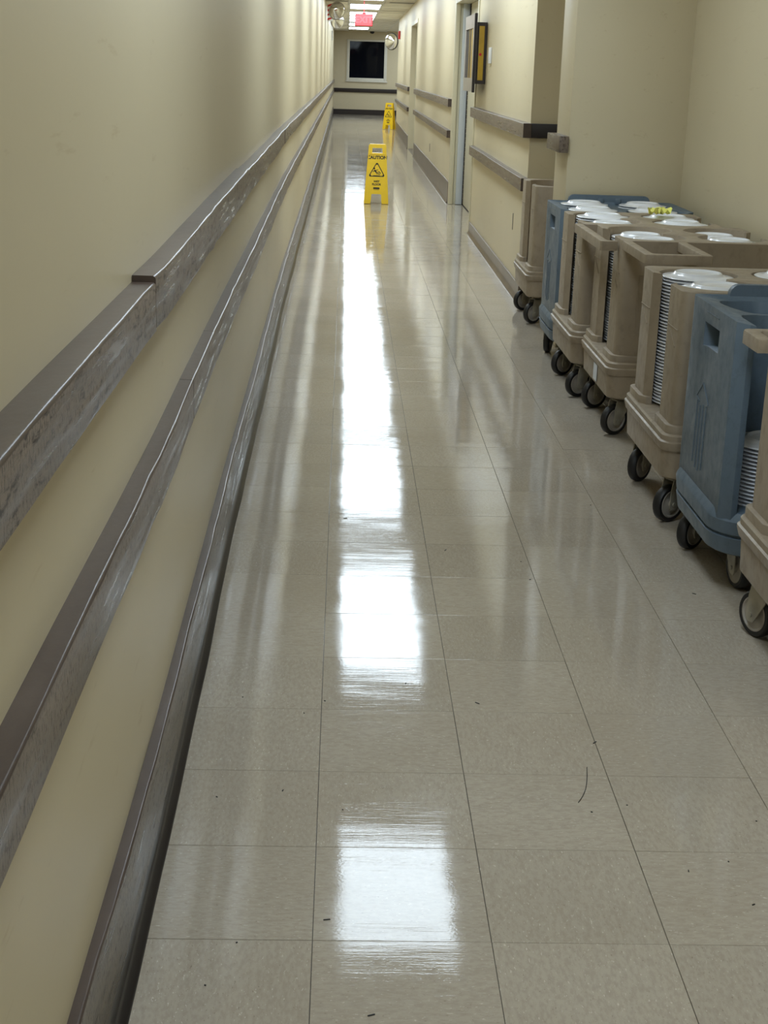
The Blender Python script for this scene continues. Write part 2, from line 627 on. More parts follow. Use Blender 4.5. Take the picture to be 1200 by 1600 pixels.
def board(y0, y1, xf, th, z0, z1, sgn, mats, seed, amp=.003, step=.12, bev=.005, ws=.6):
    """long board fixed on a wall; cross-section with worn rounded front edges. materials [paint, front]"""
    rings, n = [], max(2, int((y1 - y0) / step))
    rnd = random.Random(seed)
    for i in range(n + 1):
        y = y0 + (y1 - y0) * i / n
        fade = min(1.0, 6.0 / max(y, 1))
        x0 = xf(y)
        t = th + wob(y, seed, amp) + rnd.uniform(-.0008, .0008)
        dz = wob(y, seed + 5, amp * ws)
        bv = bev * (1 + rnd.uniform(-.35, .35))
        x1 = x0 + sgn * t
        pr = [(x0, z0), (x1 - sgn * bv, z0), (x1, z0 + bv), (x1, z1 - bv)]
        pr += [(x1 - sgn * bv * (1 - math.cos(a_)), z1 - bv * (1 - math.sin(a_))) for a_ in (.4, .8, 1.2)] + [(x1 - sgn * bv, z1), (x0, z1)]
        rings.append([(px, y, pz + dz) for px, pz in pr])
    m = MB().rings(rings)
    npt = 9
    for k in range(n):
        for i in range(npt):
            fi = k * npt + i
            m.mi[fi] = 1 if i in (1, 2) else 0
    return m

def rail(name, label, cat, xf, segs, sgn, mats, th, seed, part='rail_board'):
    e = empty(name, (0, 0, 0))
    tag(e, label, cat)
    for k, (y0, y1, z0, z1, ex) in enumerate(segs):
        st = .12 if y0 < 10 else .35
        m = board(y0 + .0015, y1 - .0015, xf, th + ex, z0, z1, sgn, mats, seed, step=st)
        obj(part, m.me(part, mats, 60), e)
    return e

LU, LUB = 1.076, .993
rail('handrail', 'upper scuffed brown wooden bumper rail along the left wall', 'handrail', XL,
     [(-1.2, 2.3, LUB, LU, 0), (2.3, 4.85, LUB + .003, LU + .010, .0012), (4.85, 8.3, LUB, LU + .003, 0), (8.3, 14.5, LUB, LU, .002),
      (14.5, 24, LUB, LU, 0), (24, 36, LUB, LU, 0), (36, END - .05, LUB, LU, 0)], 1, [M_RTOP, M_RFRONT], .040, 1)
rail('handrail', 'lower scuffed brown wooden bumper rail along the left wall', 'handrail', XL,
     [(-1.2, 3.0, .676, .767, 0), (3.0, 3.6, .676, .767, .001), (3.6, 8.0, .676, .767, 0), (8.0, 16, .676, .767, 0), (16, 30, .676, .767, 0), (30, END - .05, .676, .767, 0)],
     1, [M_RTOP, M_RFRONT2], .031, 11)

def bl(name, xf, y0, y1, sgn, seed, step=.15, parts=True):
    e = empty(name)
    e['kind'] = 'structure'
    return e
bb = empty('baseboard_left')
bb['kind'] = 'structure'
bb['label'] = 'scuffed brown baseboard with black vinyl base along the left wall'
for k, (y0, y1) in enumerate(((-1.2, 4.9), (4.9, 9.7), (9.7, 20), (20, 34), (34, END))):
    m = board(y0 + .001, y1 - .001, XL, .021, .072, .218, 1, None, 21 + k * 2, amp=.004, bev=.004, ws=.3, step=.12 if y0 < 9 else .4)
    obj('base_board', m.me('base_board', [M_RTOP, M_BASE_F], 60), bb)
rings = []
for y in yr(-1.2, END, .1):
    x0 = XL(y)
    q = wob(y, 3, .0035)
    pr = [(x0, .001), (x0 + .031 + q, .001), (x0 + .029 + q, .006), (x0 + .019 + q * .6, .014), (x0 + .0165 + q * .4, .035), (x0 + .0185 + q * .4, .04), (x0 + .016, .0715), (x0, .0715)]
    rings.append([(a, y, b_) for a, b_ in pr])
obj('cove_strip', MB().rings(rings).me('cove_strip', M_RUBBER_B, 50), bb)

# right wall rails
def rrail(name, label, y0, y1, z0, z1, th=.048, seed=30):
    e = empty(name)
    tag(e, label, 'handrail')
    m = board(y0, y1, XR, th, z0, z1, -1, None, seed, amp=.0015, step=.3, bev=.003)
    obj('rail_board', m.me('rail_board', [M_RTOP, M_RRIGHT], 40), e)
    return e
e = rrail('handrail', 'upper brown wooden rail on right wall between doorway and niche', 9.15, 13.25, 1.035, 1.122, .05, 31)
m = MB().box(1.157, 1.74, 9.152, 9.197, 1.035, 1.122, bev=.002)
obj('return_board', m.me('return_board', M_BLACKEND), e)  # brown return face coloured near black, its shade put into the paint
rrail('handrail', 'lower brown wooden rail on right wall between doorway and niche', 9.17, 13.25, .708, .788, .045, 33)
rrail('handrail', 'upper brown wooden rail on right wall between the two doors', 16.45, 25.25, 1.045, 1.13, .045, 35)
rrail('handrail', 'lower brown wooden rail on right wall between the two doors', 16.45, 25.25, .712, .79, .045, 37)
rrail('handrail', 'farthest upper brown wooden rail on right wall past recessed door', 28.0, 36.2, 1.045, 1.125, .045, 39)
rrail('handrail', 'farthest lower brown wooden rail on right wall past recessed door', 28.0, 36.2, .68, .755, .045, 41)
m = MB().box(1.112, 1.163, 7.63, 8.09, 1.028, 1.112, bev=.003)
o = obj('handrail', m.me('rail_stub', M_RRIGHT, 40))
tag(o, 'short brown rail stub on the wall pier above the dish carts', 'handrail')
o = obj('handrail', MB().box(-.40, 6.0, END - .045, END - .001, .70, .82, bev=.004).me('handrail', M_BROWN, 40))
tag(o, 'dark brown rail across the end wall below the window', 'handrail')

def base_seg(name, y0, y1, h, mat, label, th=.012):
    m = board(y0, y1, XR, th, .001, h, -1, None, 50, amp=.001, step=.3, bev=.004)
    rings = []
    for y in yr(y0, y1, .3):
        x = XR(y)
        rings.append([(x - th, y, .001), (x - th - .016, y, .001), (x - th - .013, y, .006), (x - th - .004, y, .016), (x - th, y, .035)])
    m.rings(rings)
    o = struct(name, m.me(name, [mat, mat], 40), label)
base_seg('baseboard_right', 9.25, 13.3, .105, M_VINYL, 'brown vinyl cove base on the right wall near the niche')
base_seg('baseboard_right', 16.42, 25.3, .235, M_VINYL, 'tall brown vinyl base on the right wall between the doors')
base_seg('baseboard_right', 28.0, 36.25, .235, M_VINYL, 'tall brown vinyl base on the far right wall')
o = struct('baseboard_end', MB().box(-.42, 6.0, END - .015, END - .001, .001, .165).me('b', M_BROWN), 'dark brown base along the end wall')
o = struct('baseboard_alcove', MB().box(1.763, 1.774, BACK, 7.64, .001, .105).me('b', M_VINYL), 'brown vinyl base behind the dish carts')

# ------------------------------------------------------------------ doors, window
d1 = empty('door_1')
d1['kind'] = 'structure'
d1['label'] = 'cream steel door and frame recessed in the right wall'
m = MB()
for (y0, y1) in ((16.24, 16.349), (13.301, 13.36)):
    m.box(XR(y0) - .012, XR(y0) + .035, y0, y1, .001, 2.2, bev=.004)
    m.box(XR(y0) + .03, XR(y0) + .145, y0 + (.03 if y0 > 15 else 0), y1, .001, 2.2)
m.box(1.165, 1.32, 13.36, 16.24, 2.12, 2.199)
obj('door_frame', m.me('door_frame', M_WALL2, 40), d1)
m = MB().box(1.245, 1.315, 16.225, 16.268, .004, 2.12, bev=.002)
obj('jamb_panel', m.me('jamb_panel', M_DOORW), d1)
m = MB().box(1.322, 1.365, 13.36, 16.14, .012, 2.12, bev=.003)
obj('door_leaf', m.me('door_leaf', M_WALL2), d1)
m = MB()
for i in range(42):
    m.box(1.318, 1.332, 16.142, 16.2, .03 + i * .05, .072 + i * .05)
obj('piano_hinge', m.me('piano_hinge', M_BROWN, None), d1)
m = MB().box(1.32, 1.7, 13.3, 16.34, -.003, .006)
obj('threshold', m.me('threshold', M_BROWN), d1)
m = MB().box(1.37, 1.42, 13.3, 16.34, .006, 2.2)
obj('door_stop', m.me('door_stop', M_BLACKEND), d1)

d2 = empty('door_2')
d2['kind'] = 'structure'
d2['label'] = 'recessed door in the far right wall'
m = MB()
m.box(XR(27.9) - .008, 1.34, 27.86, 27.949, .001, 2.26)
m.box(XR(25.4) - .008, 1.34, 25.351, 25.42, .001, 2.26)
m.box(XR(26.5) - .012, 1.34, 25.42, 27.86, 2.2, 2.259)
obj('door_frame', m.me('door_frame', M_WALL2), d2)
m = MB().box(1.34, 1.385, 25.4, 27.9, .004, 2.2)
obj('door_leaf', m.me('door_leaf', M_WALL), d2)
m = MB().box(XR(26) - .0, 1.34, 25.42, 27.86, -.002, .004)
obj('threshold', m.me('threshold', M_VINYL), d2)

w1 = empty('window_1')
w1['kind'] = 'structure'
w1['label'] = 'dark night window with white frame on the end wall'
wx0, wx1, wz0, wz1 = .09, 1.205, 1.15, 2.275
m = MB()
for a in ((wx0 - .09, wx0, wz0 - .09, wz1 + .05), (wx1, wx1 + .09, wz0 - .09, wz1 + .05), (wx0, wx1, wz1, wz1 + .05), (wx0, wx1, wz0 - .09, wz0)):
    m.box(a[0], a[1], END - .03, END - .001, a[2], a[3], bev=.004)
obj('window_frame', m.me('window_frame', M_WINF), w1)
obj('window_sill', MB().box(wx0 - .12, wx1 + .12, END - .05, END - .001, wz0 - .125, wz0 - .09, bev=.004).me('s', M_WINF), w1)
obj('window_pane', MB().box(wx0, wx1, END - .012, END - .004, wz0, wz1).me('p', M_GLASS), w1)

# ------------------------------------------------------------------ tan dish cart
R_P = .133
def tan_plan(w, l, rc, slot=.108, ins=.026):
    def side():
        pts = [(w / 2, -slot - .032), (w / 2 - ins, -slot)]
        cx, cy = .160, .132
        a0 = math.degrees(math.asin((cy - slot) / R_P))
        n = 22
        for i in range(n):
            a = math.radians(a0 + (-240 - a0) * i / (n - 1))
            pts.append((cx + R_P * math.cos(a), -cy + R_P * math.sin(a)))
        for i in range(n):
            a = math.radians(240 + (-a0 - 240) * i / (n - 1))
            pts.append((cx + R_P * math.cos(a), cy + R_P * math.sin(a)))
        pts += [(w / 2 - ins, slot), (w / 2, slot + .032)]
        return pts
    def cor(cx, cy, a0, n=5):
        return [(cx + rc * math.cos(math.radians(a0 + 90 * i / (n - 1))), cy + rc * math.sin(math.radians(a0 + 90 * i / (n - 1)))) for i in range(n)]
    s = side()
    P = cor(w / 2 - rc, -l / 2 + rc, -90) + s + cor(w / 2 - rc, l / 2 - rc, 0)
    P += cor(-w / 2 + rc, l / 2 - rc, 90) + [(-x, -y) for x, y in s] + cor(-w / 2 + rc, -l / 2 + rc, 180)
    return P

def bevel_top(me, ztop, off=.006, seg=2):
    bm = bmesh.new()
    bm.from_mesh(me)
    ed = [e for e in bm.edges if abs(e.verts[0].co.z - ztop) < 1e-5 and abs(e.verts[1].co.z - ztop) < 1e-5 and len(e.link_faces) == 2
          and abs(e.link_faces[0].normal.dot(e.link_faces[1].normal)) < .5]
    bmesh.ops.bevel(bm, geom=ed, offset=off, segments=seg, affect='EDGES', profile=.5, clamp_overlap=True)
    bm.to_mesh(me)
    bm.free()
    for p in me.polygons:
        p.use_smooth = True
    me.set_sharp_from_angle(angle=math.radians(32))

TW, TL = .63, .635
def tan_meshes():
    D = {}
    top = .785
    me = MB().prism(tan_plan(TW, TL, .032), .30, top).me('cart_body', M_TAN, None)
    bevel_top(me, top)
    D['body'] = me
    # stepped skirt (slot notched) + solid lower tub
    k = MB().prism(tan_plan(TW + .03, TL + .03, .04, .108, .02), .30, .345)
    m1 = k.me('skirt_step', M_TAN, None)
    bevel_top(m1, .345, .005)
    k2 = MB()
    def ring(z, w, l, r):
        return [(x, y, z) for x, y in rrect(w, l, r, 6)]
    k2.rings([ring(.165, TW + .02, TL + .02, .06), ring(.172, TW + .034, TL + .034, .06), ring(.262, TW + .04, TL + .04, .05),
              ring(.264, TW + .052, TL + .052, .05), ring(.284, TW + .062, TL + .062, .05), ring(.292, TW + .062, TL + .062, .05), ring(.296, TW + .05, TL + .05, .05),
              ring(.312, TW + .05, TL + .05, .05), ring(.318, TW + .04, TL + .04, .05), ring(.319, TW - .1, TL - .1, .05)])
    D['skirt'] = k2.me('skirt', M_TAN, 28)
    D['step'] = m1
    # moulded lines on the end and side faces
    r = MB()
    t = .0022
    yf = -TL / 2
    for s in (1,):
        r.box(-.24, .24, yf - t, yf + .001, .650, .653)
        r.box(-.24, -.237, yf - t, yf + .001, .385, .653)
        r.box(.237, .24, yf - t, yf + .001, .385, .653)
    def diag(x0, z0, x1, z1, h=.0022):
        d = Vector((x1 - x0, 0, z1 - z0)).normalized()
        n = Vector((-d.z, 0, d.x)) * .002
        a, b_ = Vector((x0, yf, z0)), Vector((x1, yf, z1))
        vs = [a + n, a - n, b_ - n, b_ + n]
        vs += [v + Vector((0, -h, 0)) for v in vs]
        r.add(vs, [(0, 1, 2, 3), (4, 5, 6, 7), (0, 1, 5, 4), (1, 2, 6, 5), (2, 3, 7, 6), (3, 0, 4, 7)])
    diag(-.10, .60, -.185, .40)
    diag(-.185, .40, .0, .44)
    diag(.0, .44, .17, .40)
    diag(.17, .40, .09, .60)
    diag(-.10, .60, .09, .60)
    xf = -TW / 2
    for y0, y1 in ((.15, .29), (-.29, -.15)):
        r.box(xf - t, xf + .001, y0, y1, .655, .658)
        a, b_ = Vector((xf - t, y0 + .02, .60)), Vector((xf - t, y1 - .03, .648))
        n = Vector((0, .002, -.003))
        vs = [a, b_, b_ + n, a + n]
        vs += [v + Vector((.003, 0, 0)) for v in vs]
        r.add(vs, [(0, 1, 2, 3), (4, 5, 6, 7), (0, 1, 5, 4), (1, 2, 6, 5), (2, 3, 7, 6), (3, 0, 4, 7)])
    D['lines'] = r.me('moulded_lines', M_TAN, None)
    return D
TAN = tan_meshes()

def caster_meshes():
    r = .0635
    wh = MB().lathe([(r - .016, -.016), (r - .006, -.0165), (r - .001, -.011), (r, 0), (r - .001, .011), (r - .006, .0165), (r - .016, .016)], 28, 'x', close=True)
    hub = MB().lathe([(.006, -.019), (.012, -.019), (.014, -.013), (.030, -.010), (.040, -.012), (.0435, -.0165), (.0475, -.0155), (.0475, .0155), (.0435, .0165), (.040, .012), (.030, .010), (.014, .013), (.012, .019), (.006, .019)], 28, 'x')
    fk = MB()
    for s in (-1, 1):
        x0, x1 = (.021, .0245) if s > 0 else (-.0245, -.021)
        poly = [(-.018, -.010), (-.013, -.02), (.009, -.02), (.018, -.008), (.054, .05), (.054, .082), (-.008, .082), (-.016, .05)]
        fk.prism([(a, b_) for a, b_ in poly], x0, x1, axes=lambda a, b_, c: (c, a, b_))
    fk.box(-.0245, .0245, -.002, .055, .078, .083)
    fk.lathe([(.02, .083), (.024, .09), (.02, .098)], 16, 'z', (0, .03, 0))
    fk.box(-.035, .035, -.01, .07, .098, .104)
    ax = MB().lathe([(.007, -.028), (.007, .028)], 10, 'x')
    fk.add(ax.v, ax.f)
    return wh.me('tire', M_TIRE, 40), hub.me('hub', M_HUB, 40), fk.me('caster', M_STEEL, 30)
TIRE, HUB, FORK = caster_meshes()

def add_caster(root, x, y, ang):
    """wheel contact at (x,y); ang turns the wheel around the vertical"""
    c = obj('caster', FORK, root, (x, y, .0635), (0, 0, ang))
    w_ = obj('tire', TIRE, c)
    h = obj('hub', HUB, c)
    return c

def tan_cart(cx, cy, top, label, angs, rz=0, xs=1.0):
    e = empty('dish_cart', (cx, cy, 0), rz)
    tag(e, label, 'cart', 'tan dish carts')
    sz = (top - .30) / (.785 - .30)
    bo = obj('cart_body', TAN['body'], e, (0, 0, .30 - .30 * sz))
    bo.scale = (1, 1, sz)
    obj('skirt', TAN['skirt'], e)
    obj('skirt_step', TAN['step'], e)
    obj('moulded_lines', TAN['lines'], bo)['kind'] = 'stuff'
    for (sx, sy), a in zip(((-1, -1), (-1, 1), (1, -1), (1, 1)), angs):
        add_caster(e, sx * .282, sy * .245, a)
    return e

def prism_part(e, out, z0, z1, name):
    me = MB().prism(out, z0, z1).me(name, M_TAN, None)
    bevel_top(me, z1, .005)
    return obj(name, me, e)

def loop_handle(e, x0, x1, y0, y1, z1, h=.034, t=.038, arms=(1, 1), name='handle'):
    """U-shaped rim: arms along y from y0 (body) to y1 (tip), bar across at y1"""
    s = 1 if y1 > y0 else -1
    out = [(x0, y0), (x0, y1 - s * .02), (x0 + .006, y1 - s * .006), (x0 + .02, y1), (x1 - .02, y1), (x1 - .006, y1 - s * .006), (x1, y1 - s * .02), (x1, y0),
           (x1 - t, y0), (x1 - t, y1 - s * (t + .01)), (x1 - t - .01, y1 - s * t), (x0 + t + .01, y1 - s * t), (x0 + t, y1 - s * (t + .01)), (x0 + t, y0)]
    return prism_part(e, out, z1 - h, z1, name)

c3 = tan_cart(1.385, 4.77, .775, 'tan dish cart full of plates between slate blue cart and handled cart', (-1.0, -.75, .2, 1.0))
c4 = tan_cart(1.415, 5.96, .80, 'tan dish cart with a white sticker on its base', (-1.05, -1.1, .7, .4))
loop_handle(c4, -.315, -.06, -.31, -.75, .80)
c5 = tan_cart(1.375, 6.67, .79, 'tan dish cart with a crumpled yellow note on its plates', (-1.1, -1.0, .9, .2))
prism_part(c5, [(-.352, -.29), (-.352, -.955), (-.346, -.963), (-.338, -.965), (-.283, -.965), (-.283, -.927), (-.325, -.927), (-.318, -.92), (-.318, -.29)], .752, .79, 'handle')
c7 = tan_cart(1.415, 8.66, .80, 'tan dish cart standing in the niche behind the wall pier', (-1.0, -1.1, .4, .1))
c1 = tan_cart(1.405, 3.27, .785, 'nearest tan dish cart cut off by the right edge of the photo', (.1, .5, .4, PI - .6), PI)
loop_handle(c1, -.315, .34, -.31, -.475, .785, .036)
# sticker on c4
m = MB().box(-.3375, -.3355, -.08, .0, .185, .255)
o = obj('sticker', m.me('sticker', M_LABEL), c4)
o['label'] = 'white paper sticker'

# ------------------------------------------------------------------ slate blue dish cart
BW, BL = .655, .56
def blue_meshes():
    D = {}
    top = .79
    rc = .05
    bx, by, R = .150, -.138, .131
    def bay(cx):
        pts = [(cx - R, -BL / 2), ]
        n = 13
        for i in range(n):
            a = math.radians(180 - 180 * i / (n - 1))
            pts.append((cx + R * math.cos(a), by + R * math.sin(a)))
        pts.append((cx + R, -BL / 2))
        return pts
    def cor(cx, cy, a0, n=6):
        return [(cx + rc * math.cos(math.radians(a0 + 90 * i / (n - 1))), cy + rc * math.sin(math.radians(a0 + 90 * i / (n - 1)))) for i in range(n)]
    P = [(-BW / 2 + .03, -BL / 2)] + bay(-bx) + bay(bx) + [(BW / 2 - .03, -BL / 2), (BW / 2, -BL / 2 + .03)] + cor(BW / 2 - rc, BL / 2 - rc, 0) + cor(-BW / 2 + rc, BL / 2 - rc, 90) + [(-BW / 2, -BL / 2 + .03)]
    holes = []
    for s in (-1, 1):
        holes.append([(s * bx + .126 * math.cos(2 * PI * i / 28), .128 + .126 * math.sin(2 * PI * i / 28)) for i in range(28)])
    mb = MB().prism(P, .235, top, holes)
    me = mb.me('cart_body', M_BLUE, None)
    # dip the top between the outer corners, lower the middle
    for v in me.vertices:
        if v.co.z > .7:
            ax = abs(v.co.x)
            if ax < BW / 2 - .012:
                v.co.z -= .018 * min(1, (BW / 2 - .012 - ax) / .1)
    # cut hand holes
    cut = MB()
    for s in (-1, 1):
        xa = s * (BW / 2 + .02)
        xb = s * (BW / 2 - .045)
        vs = []
        for x, k in ((xa, 1.0), (xb, .82)):
            vs += [(x, -.085, .735), (x, .085, .735), (x, .085, .665), (x, -.085, .665 + (0 if k == 1 else .02))]
        cut.add(vs, [(0, 1, 2, 3), (4, 5, 6, 7), (0, 1, 5, 4), (1, 2, 6, 5), (2, 3, 7, 6), (3, 0, 4, 7)])
    oa = bpy.data.objects.new('tmp_a', me)
    ob = bpy.data.objects.new('tmp_b', cut.me('tmp_cut', M_BLUE, None))
    COL.objects.link(oa)
    COL.objects.link(ob)
    md = oa.modifiers.new('b', 'BOOLEAN')
    md.operation = 'DIFFERENCE'
    md.object = ob
    md.solver = 'EXACT'
    bv = oa.modifiers.new('v', 'BEVEL')
    bv.width = .006
    bv.segments = 2
    bv.limit_method = 'ANGLE'
    bv.angle_limit = math.radians(50)
    dg = bpy.context.evaluated_depsgraph_get()
    me2 = bpy.data.meshes.new_from_object(oa.evaluated_get(dg))
    bpy.data.objects.remove(oa)
    bpy.data.objects.remove(ob)
    me2.name = 'cart_body'
    for p in me2.polygons:
        p.use_smooth = True
    me2.set_sharp_from_angle(angle=math.radians(35))
    D['body'] = me2
    def ring(z, w, l, r):
        return [(x, y, z) for x, y in rrect(w, l, r, 9)]
    k = MB()
    k.rings([ring(.128, BW - .01, BL + .02, .12), ring(.134, BW + .01, BL + .04, .13), ring(.182, BW + .025, BL + .055, .13), ring(.184, BW + .005, BL + .035, .12),
             ring(.191, BW + .005, BL + .035, .12), ring(.193, BW + .025, BL + .055, .13), ring(.232, BW + .03, BL + .06, .12), ring(.238, BW + .026, BL + .056, .12), ring(.256, BW + .002, BL + .03, .1), ring(.258, BW - .1, BL - .1, .1)])
    D['base'] = k.me('base', M_BLUE, 30)
    # back panel
    pts = []
    for cx, cz, a0 in ((.185, .79, 0), (-.185, .79, 90)):
        for i in range(6):
            a = math.radians(a0 + 90 * i / 5)
            pts.append((cx + .03 * math.cos(a), cz + .03 * math.sin(a)))
    pts += [(-.215, .70), (.215, .70)]
    k = MB().prism(pts, BL / 2 - .022, BL / 2 + .006, axes=lambda a, b_, c: (a, c, b_))
    k.box(-.06, -.03, BL / 2 - .03, BL / 2 - .022, .775, .805, bev=.003)
    k.box(.03, .06, BL / 2 - .03, BL / 2 - .022, .775, .805, bev=.003)
    D['panel'] = k.me('back_panel', M_BLUE, 30)
    # grooved lines and an embossed arrow on the side
    k = MB()
    x = -BW / 2
    for i, (y, z0, z1) in enumerate(((-.02, .31, .50), (.015, .30, .50), (.05, .30, .49), (.085, .31, .50))):
        k.box(x - .002, x + .001, y - .003, y + .003, z0, z1)
    def edge(y0, z0, y1, z1):
        d = Vector((0, y1 - y0, z1 - z0)).normalized()
        n = Vector((0, -d.z, d.y)) * .002
        a, b_ = Vector((x - .002, y0, z0)), Vector((x - .002, y1, z1))
        vs = [a + n, a - n, b_ - n, b_ + n]
        vs += [v + Vector((.003, 0, 0)) for v in vs]
        k.add(vs, [(0, 1, 2, 3), (4, 5, 6, 7), (0, 1, 5, 4), (1, 2, 6, 5), (2, 3, 7, 6), (3, 0, 4, 7)])
    edge(.1, .51, .035, .56)
    edge(.035, .56, -.04, .51)
    edge(-.04, .51, .0, .50)
    edge(.06, .50, .1, .51)
    k.box(x - .002, x + .001, -.07, .07, .765, .768)
    D['lines'] = k.me('moulded_arrow', M_BLUE, None)
    return D
BLUE = blue_meshes()

def blue_cart(cx, cy, label, angs):
    e = empty('dish_cart', (cx, cy, 0))
    tag(e, label, 'cart', 'slate blue dish carts')
    bo = obj('cart_body', BLUE['body'], e)
    obj('base', BLUE['base'], e)
    obj('back_panel', BLUE['panel'], e)
    obj('moulded_arrow', BLUE['lines'], bo)['kind'] = 'stuff'
    for (sx, sy), a in zip(((-1, -1), (-1, 1), (1, -1), (1, 1)), angs):
        c = add_caster(e, sx * (.285 if sy > 0 else .225), sy * .175, a)
        c.scale = (1, 1, .97)
        c.location.z = .0635 * .97
    return e
b2 = blue_cart(1.398, 4.065, 'slate blue dish cart with a short plate stack, beside the nearest tan cart', (.15, -.8, .3, .6))
b6 = blue_cart(1.39, 7.338, 'slate blue dish cart against the wall pier, farthest in the alcove row', (-1.2, -.3, .4, .1))

# ------------------------------------------------------------------ plates
PP = .0112
def plate_mesh():
    # plate turned upside down in the stack: raised ring foot on top
    pr = [(.0, .0125), (.066, .0125), (.070, .0128), (.074, .0172), (.077, .0185), (.080, .0172), (.082, .0135), (.094, .0062), (.112, .0044), (.1205, .0034), (.1225, .0018), (.1215, .0002), (.112, .0016), (.09, .0058), (.075, .0095), (.0, .0095)]
    vs, fs = [], []
    seg = 40
    m = MB()
    ring = [[(r * math.cos(2 * PI * i / seg), r * math.sin(2 * PI * i / seg), z) for i in range(seg)] for r, z in pr[1:-1]]
    ring = [[(max(r, 1e-4) * math.cos(2 * PI * i / seg), max(r, 1e-4) * math.sin(2 * PI * i / seg), z) for i in range(seg)] for r, z in pr[1:-1]]
    m.rings(ring, cap=True)
    return m.me('plate', M_PLATE, 50)
PLATE = plate_mesh()
rest = MB()
rest_src = [(v.co.copy()) for v in PLATE.vertices]
rest_f = [tuple(p.vertices) for p in PLATE.polygons]
def stack(x, y, ztop, n, where, zfloor=.32, jit=.002):
    """n individual plates from the top, the hidden ones below joined"""
    total = max(n, int((ztop - .0185 - zfloor) / PP) + 1)
    for k in range(total):
        z = ztop - .0185 - k * PP
        jx, jy = random.uniform(-jit, jit), random.uniform(-jit, jit)
        if k < n:
            o = obj('plate', PLATE, None, (x + jx, y + jy, z), (0, 0, random.uniform(0, 6)))
            if k == 0:
                tag(o, 'top plate, ' + where, 'plate', 'white plates stacked in the carts')
            else:
                tag(o, '%d%s white plate from top, ' % (k + 1, {1: 'st', 2: 'nd', 3: 'rd'}.get((k + 1) % 10 if k + 1 not in (11, 12, 13) else 0, 'th')) + where, 'plate', 'plates of the ' + where)
        else:
            rest.add([v + Vector((x + jx, y + jy, z)) for v in LOW_V], LOW_F)
def low_plate():
    pr = [(.06, .012), (.085, .012), (.1225, .0022), (.1215, .0002), (.08, .007), (.06, .008)]
    m = MB()
    seg = 24
    m.rings([[(r * math.cos(2 * PI * i / seg), r * math.sin(2 * PI * i / seg), z) for i in range(seg)] for r, z in pr], cap=True)
    return m.v, m.f
LOW_V, LOW_F = low_plate()
def cart_stacks(cx, cy, spec, name):
    for (dx, dy, zt, n, which) in spec:
        stack(cx + (dx if abs(dx) < .16 else math.copysign(.161 if cy < 5 else .156, dx)), cy + dy, zt, n, which + ' stack in the ' + name)
q = .132
cart_stacks(1.385, 4.77, [(-.166, q, .782, 40, 'far left'), (-.166, -q, .778, 10, 'near left'), (.166, q, .790, 5, 'far right'), (.166, -q, .755, 4, 'near right')], 'tan cart beside the nearer blue')
cart_stacks(1.415, 5.96, [(-.166, q, .785, 3, 'far left'), (-.166, -q, .795, 7, 'near left'), (.166, q, .79, 4, 'far right'), (.166, -q, .80, 7, 'near right')], 'stickered tan cart')
cart_stacks(1.375, 6.67, [(-.166, q, .80, 4, 'far left'), (-.166, -q, .79, 3, 'near left'), (.166, q, .80, 4, 'far right'), (.166, -q, .80, 4, 'near right')], 'tan cart holding a note')
for dx, dy, zt, wch in ((-.15, .128, .80, 'far left'), (.15, .128, .80, 'far right'), (-.15, -.138, .795, 'near left'), (.15, -.138, .795, 'near right')):
    stack(1.39 + dx, 7.338 + dy, zt, 3, wch + ' stack in the farther blue cart', .259)
stack(1.398 - .15, 4.065 - .138, .446, 16, 'short stack in the nearer blue cart', .259, .002)
o = obj('plates', rest.me('lower_plates', M_PLATE, None))
tag(o, 'lower white plates deep in the cart stacks, hidden under the top ones', 'plates', None, 'stuff')

# yellow note
nv, nf = [], []
rn = random.Random(5)
for i in range(9):
    for j in range(9):
        u, v = i / 8 - .5, j / 8 - .5
        nv.append((u * .085, v * .075, .004 + abs(math.sin(u * 7 + v * 5)) * .032 + rn.uniform(0, .012)))
nf = [(i * 9 + j, (i + 1) * 9 + j, (i + 1) * 9 + j + 1, i * 9 + j + 1) for i in range(8) for j in range(8)]
m = MB().add(nv, nf).add([(a, b_, c - .0012) for a, b_, c in nv], [tuple(reversed(f)) for f in nf])
o = obj('paper_note', m.me('paper_note', M_NOTE, 60), None, (1.47, 6.72, .797), (0, 0, .6))
tag(o, 'crumpled yellow paper note lying on a white plate', 'paper')

# ------------------------------------------------------------------ caution signs
def text_mesh(s, size, mat, depth=.0006):
    cu = bpy.data.curves.new('t', 'FONT')
    cu.body = s
    cu.size = size
    cu.align_x = 'CENTER'
    cu.align_y = 'CENTER'
    cu.extrude = depth
    cu.offset = size * .04
    to = bpy.data.objects.new('t', cu)
    COL.objects.link(to)
    dg = bpy.context.evaluated_depsgraph_get()
    dg.update()
    me = bpy.data.meshes.new_from_object(to.evaluated_get(dg))
    bpy.data.objects.remove(to)
    me.materials.clear()
    me.materials.append(mat)
    return me

